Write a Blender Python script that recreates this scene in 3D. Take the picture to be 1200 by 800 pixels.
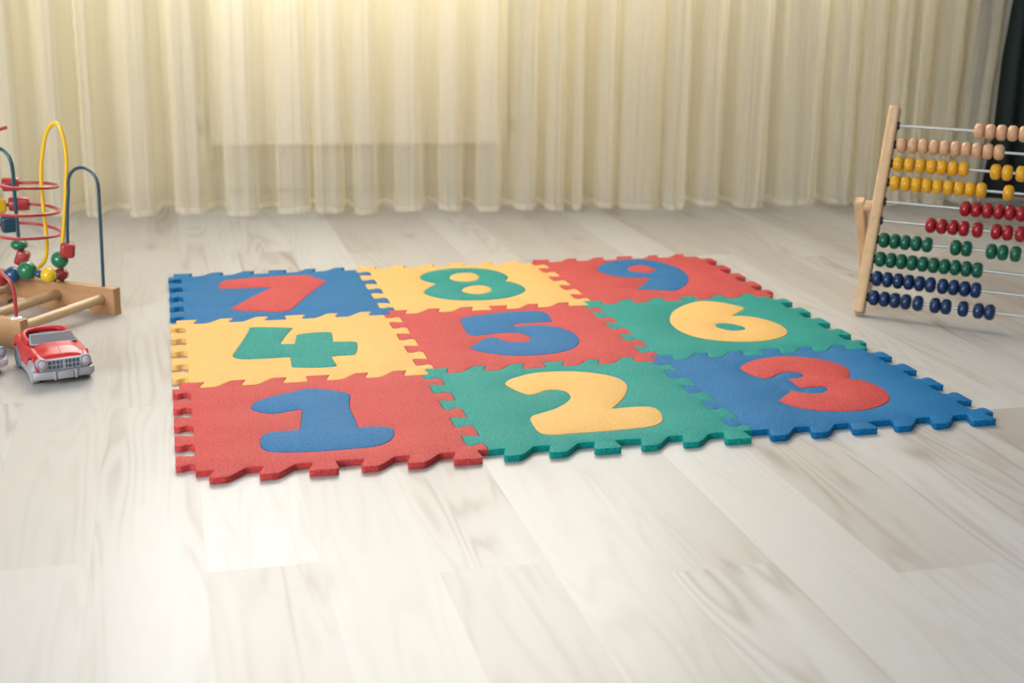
import bpy, bmesh, math, random
from mathutils import Vector, Matrix, geometry
for o in list(bpy.data.objects):
    bpy.data.objects.remove(o)
S = bpy.context.scene
C = S.collection
PI = math.pi
R = math.radians
rnd = random.Random(7)

# ------------------------------------------------------------------ camera
cam = bpy.data.cameras.new('camera')
cam.sensor_width = 36.0
cam.lens = 47.69
cam.dof.use_dof = True
cam.dof.focus_distance = 1.62
cam.dof.aperture_fstop = 5.6
cam.clip_start = 0.02
camo = bpy.data.objects.new('camera', cam)
camo.location = (0.1056, -1.3276, 0.5097)
camo.rotation_euler = (R(74.3386), R(-0.83), R(-9.1347))
C.objects.link(camo)
S.camera = camo

# ------------------------------------------------------------------ world, lights, exposure
W = bpy.data.worlds.new('world')
S.world = W
W.use_nodes = True
bg = W.node_tree.nodes['Background']
bg.inputs['Color'].default_value = (0.90, 0.95, 1.0, 1)
bg.inputs['Strength'].default_value = 0.25
S.view_settings.view_transform = 'Standard'
S.view_settings.look = 'None'
S.view_settings.gamma = 1.0
S.view_settings.use_curve_mapping = False
S.view_settings.exposure = -0.06


def area(name, loc, target, sx, sy, power, col, spread=180):
    l = bpy.data.lights.new(name, 'AREA')
    l.shape = 'RECTANGLE'
    l.size = sx
    l.size_y = sy
    l.energy = power
    l.color = col
    l.spread = R(spread)
    o = bpy.data.objects.new(name, l)
    o.location = loc
    d = Vector(target) - Vector(loc)
    o.rotation_euler = d.to_track_quat('-Z', 'Y').to_euler()
    C.objects.link(o)
    return o


# strong daylight through the window above the radiator, behind the sheer curtain
area('window_daylight', (0.36, 1.97, 1.46), (0.36, 1.0, 1.14), 1.55, 1.38, 148, (0.97, 0.98, 1.0))
# added fills: one from the left on the curtain, one above the near floor
area('curtain_fill', (-1.7, -1.4, 0.95), (0.25, 1.45, 0.28), 1.6, 1.1, 22, (0.95, 0.97, 1.0), 95)
area('floor_fill', (0.0, -0.65, 1.9), (0.05, -0.4, 0.0), 0.5, 0.5, 10, (0.66, 0.84, 1.0))


# ------------------------------------------------------------------ materials
def mat(name, col, rough=0.5, spec=0.5, coat=0.0, metal=0.0):
    m = bpy.data.materials.new(name)
    m.use_nodes = True
    b = m.node_tree.nodes['Principled BSDF']
    b.inputs['Base Color'].default_value = (*col, 1)
    b.inputs['Roughness'].default_value = rough
    b.inputs['Specular IOR Level'].default_value = spec
    b.inputs['Coat Weight'].default_value = coat
    b.inputs['Coat Roughness'].default_value = 0.08
    b.inputs['Metallic'].default_value = metal
    return m


class NT:
    """tiny node builder"""
    def __init__(self, m):
        self.m = m
        self.t = m.node_tree
        self.bsdf = self.t.nodes['Principled BSDF']

    def n(self, kind, **kw):
        x = self.t.nodes.new(kind)
        for k, v in kw.items():
            setattr(x, k, v)
        return x

    def link(self, a, b):
        self.t.links.new(a, b)

    def put(self, sock, v):
        if hasattr(v, 'is_output'):
            self.link(v, sock)
        else:
            sock.default_value = v

    def math(self, op, a, b=None, c=None):
        x = self.n('ShaderNodeMath', operation=op)
        self.put(x.inputs[0], a)
        if b is not None:
            self.put(x.inputs[1], b)
        if c is not None:
            self.put(x.inputs[2], c)
        return x.outputs[0]

    def noise(self, vec, scale, detail=2.0, rough=0.5, dist=0.0):
        x = self.n('ShaderNodeTexNoise')
        self.link(vec, x.inputs['Vector'])
        x.inputs['Scale'].default_value = scale
        x.inputs['Detail'].default_value = detail
        x.inputs['Roughness'].default_value = rough
        x.inputs['Distortion'].default_value = dist
        return x.outputs['Fac']

    def ramp(self, fac, stops):
        x = self.n('ShaderNodeValToRGB')
        self.link(fac, x.inputs[0])
        e = x.color_ramp.elements
        while len(e) < len(stops):
            e.new(0.5)
        for i, (p, c) in enumerate(stops):
            e[i].position = p
            e[i].color = (*c, 1)
        return x.outputs[0]

    def mix(self, fac, a, b, mode='MIX'):
        x = self.n('ShaderNodeMix', data_type='RGBA', blend_type=mode)
        self.put(x.inputs[0], fac)
        for k, v in ((6, a), (7, b)):
            if isinstance(v, tuple):
                v = (*v, 1)
            self.put(x.inputs[k], v)
        return x.outputs[2]

    def bump(self, h, strength, dist):
        x = self.n('ShaderNodeBump')
        self.link(h, x.inputs['Height'])
        x.inputs['Strength'].default_value = strength
        x.inputs['Distance'].default_value = dist
        self.link(x.outputs[0], self.bsdf.inputs['Normal'])

    def objco(self):
        return self.n('ShaderNodeTexCoord').outputs['Object']


def foam(name, col, glint=0.2):
    m = mat(name, col, 0.42, 0.10)
    t = NT(m)
    co = t.objco()
    a = t.noise(co, 450, 2.5, 0.65)  # glint speckle painted into the base colour, following the bump noise
    t.bump(a, 1.0, 0.0020)
    t.link(t.mix(t.ramp(a, [(0.36, (0, 0, 0)), (0.66, (1, 1, 1))]), tuple(c * (1 - glint) for c in col), tuple(min(1, c * (1 + 1.5 * glint) + 0.05 * glint) for c in col)), t.bsdf.inputs['Base Color'])
    return m


def wood(name, c1, c2, axis=(60, 8, 60), rough=0.42, coat=0.15):
    m = mat(name, c1, rough, 0.45, coat)
    t = NT(m)
    co = t.objco()
    mp = t.n('ShaderNodeMapping')
    t.link(co, mp.inputs[0])
    mp.inputs['Scale'].default_value = axis
    f = t.noise(mp.outputs[0], 1.0, 4.0, 0.6, 0.4)
    t.link(t.ramp(f, [(0.3, c1), (0.72, c2)]), t.bsdf.inputs['Base Color'])
    return m


def floor_mat():
    m = mat('pale_laminate', (0.7, 0.66, 0.6), 0.34, 0.29)
    t = NT(m)
    rot = t.n('ShaderNodeMapping', vector_type='POINT')
    t.link(t.objco(), rot.inputs[0])
    rot.inputs['Rotation'].default_value = (0, 0, R(-5.0))
    sep = t.n('ShaderNodeSeparateXYZ')
    t.link(rot.outputs[0], sep.inputs[0])
    x, y = sep.outputs[0], sep.outputs[1]
    wdt, ln = 0.0975, 0.9
    k = t.math('FLOOR', t.math('DIVIDE', t.math('SUBTRACT', x, 0.0035), wdt))
    yy = t.math('SUBTRACT', t.math('SUBTRACT', t.math('DIVIDE', y, ln), t.math('MULTIPLY', k, 0.47623)), 0.74137)
    j = t.math('FLOOR', yy)
    idv = t.n('ShaderNodeCombineXYZ')
    t.link(k, idv.inputs[0])
    t.link(j, idv.inputs[1])
    wn = t.n('ShaderNodeTexWhiteNoise', noise_dimensions='2D')
    t.link(idv.outputs[0], wn.inputs['Vector'])
    wv = wn.outputs['Value']
    # grain coordinates, shifted per strip
    cb = t.n('ShaderNodeCombineXYZ')
    t.link(x, cb.inputs[0])
    t.link(t.math('MULTIPLY', y, 0.10), cb.inputs[1])
    t.link(t.math('MULTIPLY', wv, 37.0), cb.inputs[2])
    big = t.noise(cb.outputs[0], 19.0, 1.5, 0.45, 0.25)
    rings = t.math('SINE', t.math('MULTIPLY', big, 66.0))
    rings = t.math('POWER', t.math('MULTIPLY_ADD', rings, 0.5, 0.5), 2.2)
    blot = t.noise(cb.outputs[0], 14.0, 3.0, 0.6, 0.2)
    cf = t.n('ShaderNodeCombineXYZ')
    t.link(x, cf.inputs[0])
    t.link(t.math('MULTIPLY', y, 0.02), cf.inputs[1])
    t.link(wv, cf.inputs[2])
    fine = t.noise(cf.outputs[0], 420.0, 2.0, 0.6)
    base = t.ramp(wv, [(0.0, (0.42, 0.38, 0.345)), (0.4, (0.51, 0.48, 0.45)), (1.0, (0.56, 0.54, 0.52))])
    amt = t.math('MULTIPLY', t.ramp(blot, [(0.42, (0, 0, 0)), (0.70, (1, 1, 1))]), t.math('MULTIPLY_ADD', rings, 0.70, 0.30))
    sepc = t.n('ShaderNodeSeparateColor')
    t.link(wn.outputs['Color'], sepc.inputs[0])
    lively = t.math('MULTIPLY_ADD', t.math('POWER', sepc.outputs[1], 1.3), 1.0, 0.34)
    c = t.mix(t.math('MULTIPLY', t.math('MULTIPLY', amt, 0.95), lively), base, (0.31, 0.25, 0.215))
    # scattered knots, drawn out along the strip
    kv = t.n('ShaderNodeCombineXYZ')
    wob = t.math('MULTIPLY', t.math('SUBTRACT', big, 0.5), 0.05)
    t.link(t.math('ADD', x, wob), kv.inputs[0])
    t.link(t.math('MULTIPLY', y, 0.42), kv.inputs[1])
    vo = t.n('ShaderNodeTexVoronoi', voronoi_dimensions='2D')
    t.link(kv.outputs[0], vo.inputs['Vector'])
    vo.inputs['Scale'].default_value = 6.5
    kn = t.ramp(vo.outputs['Distance'], [(0.0, (1, 1, 1)), (0.035, (0.75, 0.75, 0.75)), (0.075, (0.25, 0.25, 0.25)), (0.16, (0, 0, 0))])
    sepk = t.n('ShaderNodeSeparateColor')
    t.link(vo.outputs['Color'], sepk.inputs[0])
    kn = t.math('MULTIPLY', kn, t.math('GREATER_THAN', sepk.outputs[0], 0.55))
    c = t.mix(t.math('MULTIPLY', kn, 0.75), c, (0.30, 0.245, 0.215))
    c = t.mix(t.math('MULTIPLY', rings, 0.10), c, (0.45, 0.40, 0.36))
    c = t.mix(t.math('MULTIPLY', t.math('SUBTRACT', fine, 0.35), 0.35), c, (0.50, 0.45, 0.41))
    # thin joints
    fx = t.math('FRACT', t.math('DIVIDE', t.math('SUBTRACT', x, 0.0035), wdt))
    ex = t.math('MINIMUM', fx, t.math('SUBTRACT', 1.0, fx))
    fy = t.math('FRACT', yy)
    ey = t.math('MULTIPLY', t.math('MINIMUM', fy, t.math('SUBTRACT', 1.0, fy)), ln / wdt)
    e = t.math('LESS_THAN', t.math('MINIMUM', ex, ey), 0.007)
    c = t.mix(t.math('MULTIPLY', e, 0.16), c, (0.33, 0.29, 0.26))
    t.link(c, t.bsdf.inputs['Base Color'])
    t.bump(fine, 0.10, 0.0006)
    return m


def curtain_mat(name, clear):
    m = bpy.data.materials.new(name)
    m.use_nodes = True
    t = m.node_tree
    t.nodes.clear()
    out = t.nodes.new('ShaderNodeOutputMaterial')
    tr = t.nodes.new('ShaderNodeBsdfTransparent')
    di = t.nodes.new('ShaderNodeBsdfDiffuse')
    tl = t.nodes.new('ShaderNodeBsdfTranslucent')
    col = (0.93, 0.895, 0.83, 1)
    di.inputs['Color'].default_value = col
    tl.inputs['Color'].default_value = (0.97, 0.89, 0.64, 1)
    m1 = t.nodes.new('ShaderNodeMixShader')
    m1.inputs[0].default_value = 0.58
    t.links.new(di.outputs[0], m1.inputs[1])
    t.links.new(tl.outputs[0], m1.inputs[2])
    m2 = t.nodes.new('ShaderNodeMixShader')
    m2.inputs[0].default_value = 1.0 - clear
    t.links.new(tr.outputs[0], m2.inputs[1])
    t.links.new(m1.outputs[0], m2.inputs[2])
    t.links.new(m2.outputs[0], out.inputs['Surface'])
    return m


M = {
    'floor': floor_mat(),
    'wall': mat('cream_wall_paint', (0.70, 0.67, 0.56), 0.8, 0.2),
    'drape': mat('dark_green_black_cloth', (0.028, 0.040, 0.037), 0.8, 0.2),
    'curtain': curtain_mat('sheer_voile', 0.42),
    'hem': curtain_mat('sheer_voile_hem', 0.18),
    'radiator': mat('radiator_enamel', (0.86, 0.83, 0.76), 0.35, 0.5),
    'valve': mat('valve_metal', (0.42, 0.38, 0.33), 0.3, 0.5, 0, 0.7),
    'foam_red': foam('red_foam', (0.56, 0.06, 0.055)),
    'foam_blue': foam('blue_foam', (0.0, 0.145, 0.36)),
    'foam_green': foam('green_foam', (0.0, 0.275, 0.235)),
    'foam_yellow': foam('yellow_foam', (0.84, 0.49, 0.15), 0.05),
    'beech': wood('pale_beech', (0.70, 0.46, 0.25), (0.60, 0.37, 0.18)),
    'maple': wood('orange_beech', (0.50, 0.27, 0.12), (0.38, 0.19, 0.075), (9, 60, 60)),
    'dowel': wood('light_dowel_wood', (0.66, 0.45, 0.25), (0.55, 0.35, 0.18)),
    'steel': mat('rod_steel', (0.46, 0.46, 0.43), 0.38, 0.5, 0, 0.4),
    'black': mat('black_plastic', (0.012, 0.014, 0.016), 0.4),
    'bead_wood': mat('natural_bead', (0.62, 0.36, 0.20), 0.4, 0.4, 0.1),
    'bead_yellow': mat('yellow_bead', (0.72, 0.36, 0.010), 0.32, 0.4, 0.2),
    'bead_red': mat('red_bead', (0.32, 0.005, 0.012), 0.3, 0.4, 0.25),
    'bead_green': mat('green_bead', (0.002, 0.10, 0.052), 0.32, 0.4, 0.2),
    'bead_blue': mat('blue_bead', (0.003, 0.026, 0.095), 0.32, 0.4, 0.2),
    'm_red': mat('red_lacquer', (0.36, 0.022, 0.026), 0.35, 0.5, 0.3),
    'm_green': mat('green_lacquer', (0.012, 0.17, 0.075), 0.3, 0.5, 0.3),
    'm_yellow': mat('yellow_lacquer', (0.78, 0.50, 0.01), 0.3, 0.5, 0.3),
    'm_blue': mat('blue_lacquer', (0.012, 0.065, 0.16), 0.3, 0.5, 0.3),
    'wire_red': mat('red_wire_coating', (0.42, 0.035, 0.045), 0.3, 0.5, 0.3),
    'wire_blue': mat('teal_wire_coating', (0.008, 0.062, 0.095), 0.3, 0.5, 0.3),
    'wire_yellow': mat('yellow_wire_coating', (0.85, 0.50, 0.01), 0.3, 0.5, 0.3),
    'white': mat('white_plastic', (0.75, 0.74, 0.72), 0.4),
    'car_red': mat('red_car_plastic', (0.50, 0.010, 0.018), 0.34, 0.4, 0.15),
    'car_blue': mat('light_blue_plastic', (0.12, 0.42, 0.70), 0.3, 0.5, 0.3),
    'car_grey': mat('grey_plastic', (0.34, 0.33, 0.345), 0.42),
    'car_glass': mat('smoky_grey_plastic', (0.20, 0.19, 0.20), 0.25),
    'car_dark': mat('slate_blue_plastic', (0.05, 0.10, 0.13), 0.45),
    'lens': mat('grey_lens_plastic', (0.46, 0.43, 0.46), 0.18),
}


# ------------------------------------------------------------------ object helpers
def obj(name, bm, m, parent=None, smooth=True, angle=40):
    me = bpy.data.meshes.new(name)
    bmesh.ops.recalc_face_normals(bm, faces=bm.faces)
    bm.to_mesh(me)
    bm.free()
    me.materials.append(m)
    if smooth:
        for p in me.polygons:
            p.use_smooth = True
        me.set_sharp_from_angle(angle=R(angle))
    o = bpy.data.objects.new(name, me)
    C.objects.link(o)
    if parent:
        o.parent = parent
    return o


def thing(name, label, cat, loc=(0, 0, 0), rotz=0.0, group=None):
    o = bpy.data.objects.new(name, None)
    o.empty_display_size = 0.02
    C.objects.link(o)
    o.location = loc
    o.rotation_euler = (0, 0, rotz)
    o['label'] = label
    o['category'] = cat
    if group:
        o['group'] = group
    return o


def struct(name, bm, m, smooth=False):
    o = obj(name, bm, m, None, smooth)
    o['kind'] = 'structure'
    return o


def box(bm, x0, x1, y0, y1, z0, z1, bev=0.0, seg=2, mtx=None):
    vs = [bm.verts.new((x, y, z)) for z in (z0, z1) for y in (y0, y1) for x in (x0, x1)]
    fs = [bm.faces.new([vs[i] for i in f]) for f in ((0, 2, 3, 1), (4, 5, 7, 6), (0, 1, 5, 4), (2, 6, 7, 3), (0, 4, 6, 2), (1, 3, 7, 5))]
    if mtx is not None:
        for v in vs:
            v.co = mtx @ v.co
    if bev:
        es = list({e for f in fs for e in f.edges})
        bmesh.ops.bevel(bm, geom=es, offset=bev, segments=seg, affect='EDGES', profile=0.5)


def catmull(pts, sub=6, closed=False):
    """smooth polyline through points (any dimension)"""
    n = len(pts)
    P = [Vector(p) for p in pts]
    out = []
    rng = range(n if closed else n - 1)
    for i in rng:
        p1, p2 = P[i], P[(i + 1) % n]
        p0 = P[(i - 1) % n] if closed or i > 0 else p1 + (p1 - p2)
        p3 = P[(i + 2) % n] if closed or i + 2 < n else p2 + (p2 - p1)
        for s in range(sub):
            u = s / sub
            out.append(0.5 * ((2 * p1) + (p2 - p0) * u + (2 * p0 - 5 * p1 + 4 * p2 - p3) * u * u + (3 * p1 - p0 - 3 * p2 + p3) * u ** 3))
    if not closed:
        out.append(P[-1])
    return out


def tube(bm, pts, r, seg=10, caps=True):
    """round wire along a 3D polyline, with parallel-transported frames"""
    P = [Vector(p) for p in pts]
    n = len(P)
    T = []
    for i in range(n):
        a, b = P[max(i - 1, 0)], P[min(i + 1, n - 1)]
        T.append((b - a).normalized())
    up = Vector((0, 0, 1)) if abs(T[0].z) < 0.9 else Vector((1, 0, 0))
    u = T[0].cross(up).normalized()
    rings = []
    for i in range(n):
        u = (u - T[i] * u.dot(T[i])).normalized()
        v = T[i].cross(u)
        rings.append([bm.verts.new(P[i] + r * (math.cos(2 * PI * k / seg) * u + math.sin(2 * PI * k / seg) * v)) for k in range(seg)])
    for a, b in zip(rings, rings[1:]):
        for k in range(seg):
            bm.faces.new((a[k], a[(k + 1) % seg], b[(k + 1) % seg], b[k]))
    if caps:
        bm.faces.new(rings[0][::-1])
        bm.faces.new(rings[-1])


def lathe(bm, prof, origin, axis, seg=24, closed=False):
    """profile of (radius, height) pairs revolved round an axis through origin"""
    ax = Vector(axis).normalized()
    u = ax.orthogonal().normalized()
    v = ax.cross(u)
    O = Vector(origin)
    rings = []
    for rr, h in prof:
        if rr < 1e-7:
            rings.append([bm.verts.new(O + ax * h)])
        else:
            rings.append([bm.verts.new(O + ax * h + rr * (math.cos(2 * PI * k / seg) * u + math.sin(2 * PI * k / seg) * v)) for k in range(seg)])
    pairs = list(zip(rings, rings[1:]))
    if closed:
        pairs.append((rings[-1], rings[0]))
    for a, b in pairs:
        for k in range(seg):
            k2 = (k + 1) % seg
            if len(a) == 1 and len(b) == 1:
                continue
            if len(a) == 1:
                bm.faces.new((a[0], b[k2], b[k]))
            elif len(b) == 1:
                bm.faces.new((a[k], a[k2], b[0]))
            else:
                bm.faces.new((a[k], a[k2], b[k2], b[k]))


# ------------------------------------------------------------------ the room
bm = bmesh.new()
box(bm, -3.2, 3.4, -3.2, 1.81, -0.05, 0.0)
struct('floor', bm, M['floor'])
bm = bmesh.new()
WX0, WX1, WZ0, WZ1 = -0.42, 1.14, 0.76, 2.15
box(bm, -3.2, WX0, 1.81, 1.93, -0.05, 2.7)
box(bm, WX1, 3.4, 1.81, 1.93, -0.05, 2.7)
box(bm, WX0, WX1, 1.81, 1.93, -0.05, WZ0)
box(bm, WX0, WX1, 1.81, 1.93, WZ1, 2.7)
struct('wall_back', bm, M['wall'])
bm = bmesh.new()
for x0, x1, z0, z1 in ((WX0, WX1, WZ0, WZ0 + 0.06), (WX0, WX1, WZ1 - 0.06, WZ1), (WX0, WX0 + 0.06, WZ0 + 0.06, WZ1 - 0.06), (WX1 - 0.06, WX1, WZ0 + 0.06, WZ1 - 0.06), (0.33, 0.39, WZ0 + 0.06, WZ1 - 0.06)):
    box(bm, x0, x1, 1.85, 1.91, z0, z1, 0.004, 1)
struct('window_1', bm, M['white'])
bm = bmesh.new()
box(bm, WX0 - 0.08, WX1 + 0.08, 1.69, 1.85, WZ0 - 0.035, WZ0, 0.006, 2)  # unseen sill, added to keep window light off the floor near the curtain
struct('shading_sill_1', bm, M['white'])

# ------------------------------------------------------------------ radiator behind the curtain
rad = thing('radiator', 'cream panel radiator on the wall, seen faintly through the sheer curtain', 'radiator', (0.261, 1.72, 0.109))
bm = bmesh.new()
# pressed front panel: shallow vertical channels between flat bands
x0, x1, hz = -0.329, 0.329, 0.5
box(bm, x0, x1, 0.0, 0.020, 0, hz, 0.006, 3)
obj('front_panel', bm, M['radiator'], rad)
bm = bmesh.new()
box(bm, x0, x1, 0.052, 0.070, 0, hz, 0.006, 3)
obj('rear_panel', bm, M['radiator'], rad)
bm = bmesh.new()
for i in range(24):
    xx = x0 + 0.03 + i * (x1 - x0 - 0.06) / 23
    box(bm, xx - 0.001, xx + 0.001, 0.020, 0.052, 0.02, hz - 0.02)
obj('convector_fins', bm, M['radiator'], rad)
bm = bmesh.new()
for sx in (-0.22, 0.22):
    box(bm, sx - 0.015, sx + 0.015, 0.070, 0.0905, 0.06, hz - 0.06)
    obj('wall_bracket', bm, M['radiator'], rad)
    bm = bmesh.new()
for sx in (-1, 1):
    bm = bmesh.new()
    xv = sx * 0.347
    lathe(bm, [(0, -0.016), (0.010, -0.016), (0.012, -0.012), (0.012, 0.012), (0.010, 0.016), (0, 0.016)], (xv, 0.036, 0.040), (0, 0, 1))
    lathe(bm, [(0, 0), (0.008, 0), (0.008, 0.026), (0, 0.026)], (xv, 0.036, 0.030), (-sx, 0, 0), 16)
    v = obj('valve', bm, M['valve'], rad)
    bm = bmesh.new()
    lathe(bm, [(0, 0), (0.010, 0), (0.013, 0.006), (0.013, 0.022), (0.009, 0.028), (0, 0.028)], (xv, 0.036, 0.055), (0, 0, 1), 16)
    obj('valve_knob', bm, M['white'], v)
    bm = bmesh.new()
    tube(bm, catmull([(xv, 0.036, 0.026), (xv, 0.036, -0.02), (xv, 0.045, -0.045), (xv, 0.0905, -0.05)], 5), 0.007, 12)
    obj('pipe', bm, M['radiator'], rad)

# ------------------------------------------------------------------ sheer curtain
LOBES = [(-1.02, -0.96), (-0.90, -0.85), (-0.79, -0.75), (-0.69, -0.62), (-0.57, -0.52), (-0.46, -0.42), (-0.375, -0.335), (-0.305, -0.275),
         (-0.218, -0.165), (-0.130, -0.066), (-0.028, 0.036), (0.076, 0.141), (0.152, 0.209), (0.232, 0.279), (0.317, 0.374), (0.410, 0.458),
         (0.492, 0.541), (0.569, 0.613), (0.636, 0.676), (0.694, 0.716), (0.746, 0.785), (0.796, 0.884), (0.894, 0.938), (0.968, 1.016),
         (1.056, 1.118), (1.154, 1.238), (1.266, 1.314), (1.328, 1.368), (1.384, 1.418), (1.436, 1.476), (1.492, 1.536), (1.556, 1.600)]
CUR_TOP = 2.45


def curtain_path(level):
    """fold line of the curtain at a height: level 0 at the hem, 1 at the rail"""
    r2 = random.Random(11)
    pts = []
    prev = LOBES[0][0] - 0.05
    for i, (a, b) in enumerate(LOBES):
        w = b - a
        tight = 1.0 if a < 0.95 else 0.75
        yf = 1.452 + r2.uniform(-0.010, 0.014)
        yb = yf + (0.118 + r2.uniform(-0.02, 0.02)) * tight
        sway = r2.uniform(-0.006, 0.006) * level
        deep = 1.0 - 0.25 * level
        yb = yf + (yb - yf) * deep + 0.015 * level
        yf = yf + 0.015 * level
        a += sway
        b += sway
        g = a - prev
        ym = 0.5 * (yf + yb)
        pts.append((prev + 0.5 * g + r2.uniform(-0.1, 0.1) * g, yb))
        pts.append((a + 0.06 * w - 0.05 * g, ym + 0.012))
        pts.append((a, yf + 0.020))
        pts.append((a + 0.22 * w, yf + r2.uniform(-0.002, 0.004)))
        pts.append((a + 0.5 * w, yf + r2.uniform(-0.004, 0.006)))
        pts.append((b - 0.22 * w, yf + r2.uniform(-0.002, 0.004)))
        pts.append((b, yf + 0.020))
        pts.append((b - 0.06 * w + 0.003, ym + 0.012))
        prev = b
    pts.append((1.615, 1.468))
    q = catmull([(x, y, 0) for x, y in pts], 9)
    # small soft wrinkles running down the cloth
    out = []
    r3 = random.Random(5)
    ph = [r3.uniform(0, 6.28) for _ in range(4)]
    s = 0.0
    for i, p in enumerate(q):
        t = (q[min(i + 1, len(q) - 1)] - q[max(i - 1, 0)]).normalized()
        if i:
            s += (p - q[i - 1]).length
        amp = 0.0009 + 0.0016 * min(1, max(0, (p.x - 0.7) / 0.6))
        wv = math.sin(s * 410 + ph[0] + 2 * math.sin(s * 31)) + 0.7 * math.sin(s * 233 + ph[1]) + 0.6 * math.sin(s * 640 + ph[2])
        out.append(p + Vector((-t.y, t.x, 0)) * amp * wv)
    return out


def curtain_bm(z0, z1, rows, off=0.0):
    bm = bmesh.new()
    prev = None
    for i in range(rows + 1):
        z = z0 + (z1 - z0) * i / rows
        lv = max(0.0, min(1.0, z / CUR_TOP)) ** 0.7
        path = curtain_path(lv)
        n = len(path)
        row = []
        for k, p in enumerate(path):
            x = p.x
            if x > 1.45:      # the free right edge swings out a little with height
                x += (x - 1.45) / 0.165 * (0.018 * math.sin(min(1.0, z / 0.25) * PI * 0.5) + 0.012 * min(1, max(0, (z - 0.22) / 0.2)))
            row.append(bm.verts.new((x, p.y + off, z + 0.0035 * math.sin(k * 0.031) * (1 if z < 0.05 else 0))))
        if prev:
            for k in range(n - 1):
                bm.faces.new((prev[k], prev[k + 1], row[k + 1], row[k]))
        prev = row
    return bm


cur = thing('sheer_curtain', 'long cream sheer curtain hanging in soft vertical folds down to the floor', 'curtain', (0, 0, 0))
obj('cloth', curtain_bm(0.0155, CUR_TOP, 16), M['curtain'], cur, True, 180)
obj('hem', curtain_bm(0.0045, 0.0155, 1), M['hem'], cur, True, 180)

# dark drape beside it, with shallow wide folds
bm = bmesh.new()
prev = None
for z in (0.008, 0.30, 0.8, 1.5, CUR_TOP):
    row = []
    for k in range(121):
        u = k / 120
        x = 1.60 + 0.62 * u
        row.append((x, 1.515 + 0.016 * math.sin(u * 34 + 0.6 * math.sin(u * 9)) + 0.008 * math.sin(u * 71), z))
    fr = [bm.verts.new(p) for p in row]
    bk = [bm.verts.new((p[0], p[1] + 0.003, p[2])) for p in row]
    ring = fr + bk[::-1]
    if prev:
        for k in range(len(ring)):
            k2 = (k + 1) % len(ring)
            bm.faces.new((prev[k], prev[k2], ring[k2], ring[k]))
    else:
        for k in range(120):
            bm.faces.new((fr[k], bk[k], bk[k + 1], fr[k + 1]))
    prev = ring
dr = obj('dark_drape', bm, M['drape'], None, True, 180)
dr['label'] = 'dark green-black drape hanging at the right edge behind the abacus'
dr['category'] = 'curtain'

# ------------------------------------------------------------------ foam puzzle tiles
P6 = 0.305 / 6.0          # one sixth of a tile, the pitch of the teeth along a front edge
TH = 0.007                # foam thickness
D = 0.46


def round_corners(pts, r):
    """replace the inner corners of an open polyline with short arcs"""
    P = [Vector(p) for p in pts]
    out = [P[0]]
    for i in range(1, len(P) - 1):
        a, b, c = P[i - 1], P[i], P[i + 1]
        la, lc = (a - b).length, (c - b).length
        d = min(r, 0.42 * la, 0.42 * lc)
        s, e = b + (a - b).normalized() * d, b + (c - b).normalized() * d
        for u in (0.0, 0.33, 0.67, 1.0):
            out.append(s * (1 - u) ** 2 + b * 2 * u * (1 - u) + e * u * u)
    out.append(P[-1])
    return out


def h_seam():
    """front/back seam from s = 0 to 6, straight sided dovetails; returns main part and its last bit"""
    pts = [(0, 0)]
    for k, a in enumerate((0.24, 1.22, 2.21, 3.26, 4.21, 5.17)):
        pts += [(a + 0.135, 0), (a, -0.37), (a + 0.035, -D)]
        if k in (2, 5):
            pts += [(a + 0.58, -D), (a + 0.62, -0.37), (a + 0.585, 0)] if k == 2 else [(5.60, -D)]
        else:
            pts += [(a + 0.34, -D), (a + 0.45, -0.38), (a + 0.76, 0)]
    tail = [(5.60, -D), (5.775, -D), (5.80, -0.39), (5.765, 0.0), (6, 0)]
    return round_corners([Vector(p) for p in pts], 0.05), round_corners([Vector(p) for p in tail], 0.05)


def v_seam():
    """left/right seam from t = 0 up to where it meets the seam above"""
    pts = [(0, 0)]
    teeth = [(None, 0.31), (0.88, 1.51), (2.13, 2.75), (3.38, 3.98), (4.62, 5.12)]
    for k, (lo, hi) in enumerate(teeth):
        if lo is not None:
            pts += [(-0.385, lo + 0.06), (-0.27, lo + 0.075), (-0.10, lo + 0.02), (0.012, lo)]
        pts += [(0.018, hi), (-0.07, hi + 0.09), (-0.17, hi + 0.06), (-0.27, hi - 0.01), (-0.39, hi + 0.03)]
    pts += [(-0.40, 6 - D)]
    return round_corners([Vector(p) for p in pts], 0.05)


H_MAIN, H_TAIL = h_seam()
V_SEAM = v_seam()


def tile_outline():
    """one tile, counter-clockwise, millimetre-true in metres; all tiles share the same die-cut outline"""
    S6 = 6.0
    o = []
    o += [p for p in H_MAIN] + [p for p in H_TAIL[1:]]                       # front edge
    o += [p + Vector((S6, 0)) for p in V_SEAM[1:]]                           # right edge, up to the back seam
    o += [p + Vector((0, S6)) for p in H_MAIN[::-1][1:]]                     # back edge
    o += [p + Vector((-S6, S6)) for p in H_TAIL[::-1][1:]]                   # bit of the neighbour's back seam
    o += [p for p in V_SEAM[::-1][1:-1]]                                     # left edge
    return [p * P6 for p in o]


def clean(poly, eps=1e-5):
    out = []
    for p in poly:
        if not out or (p - out[-1]).length > eps:
            out.append(p)
    if (out[0] - out[-1]).length < eps:
        out.pop()
    return out


def inset(poly, d):
    """move a counter-clockwise outline inwards by d (outwards when negative)"""
    n = len(poly)
    out = []
    for i in range(n):
        a, b, c = poly[i - 1], poly[i], poly[(i + 1) % n]
        e1, e2 = (b - a).normalized(), (c - b).normalized()
        n1, n2 = Vector((-e1.y, e1.x)), Vector((-e2.y, e2.x))
        m = n1 + n2
        if m.length < 0.3:
            m = n1
        m = m / max(0.6, m.length * m.length / 2.0) if m.length > 0 else n1
        out.append(b + m * d)
    return out


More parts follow.
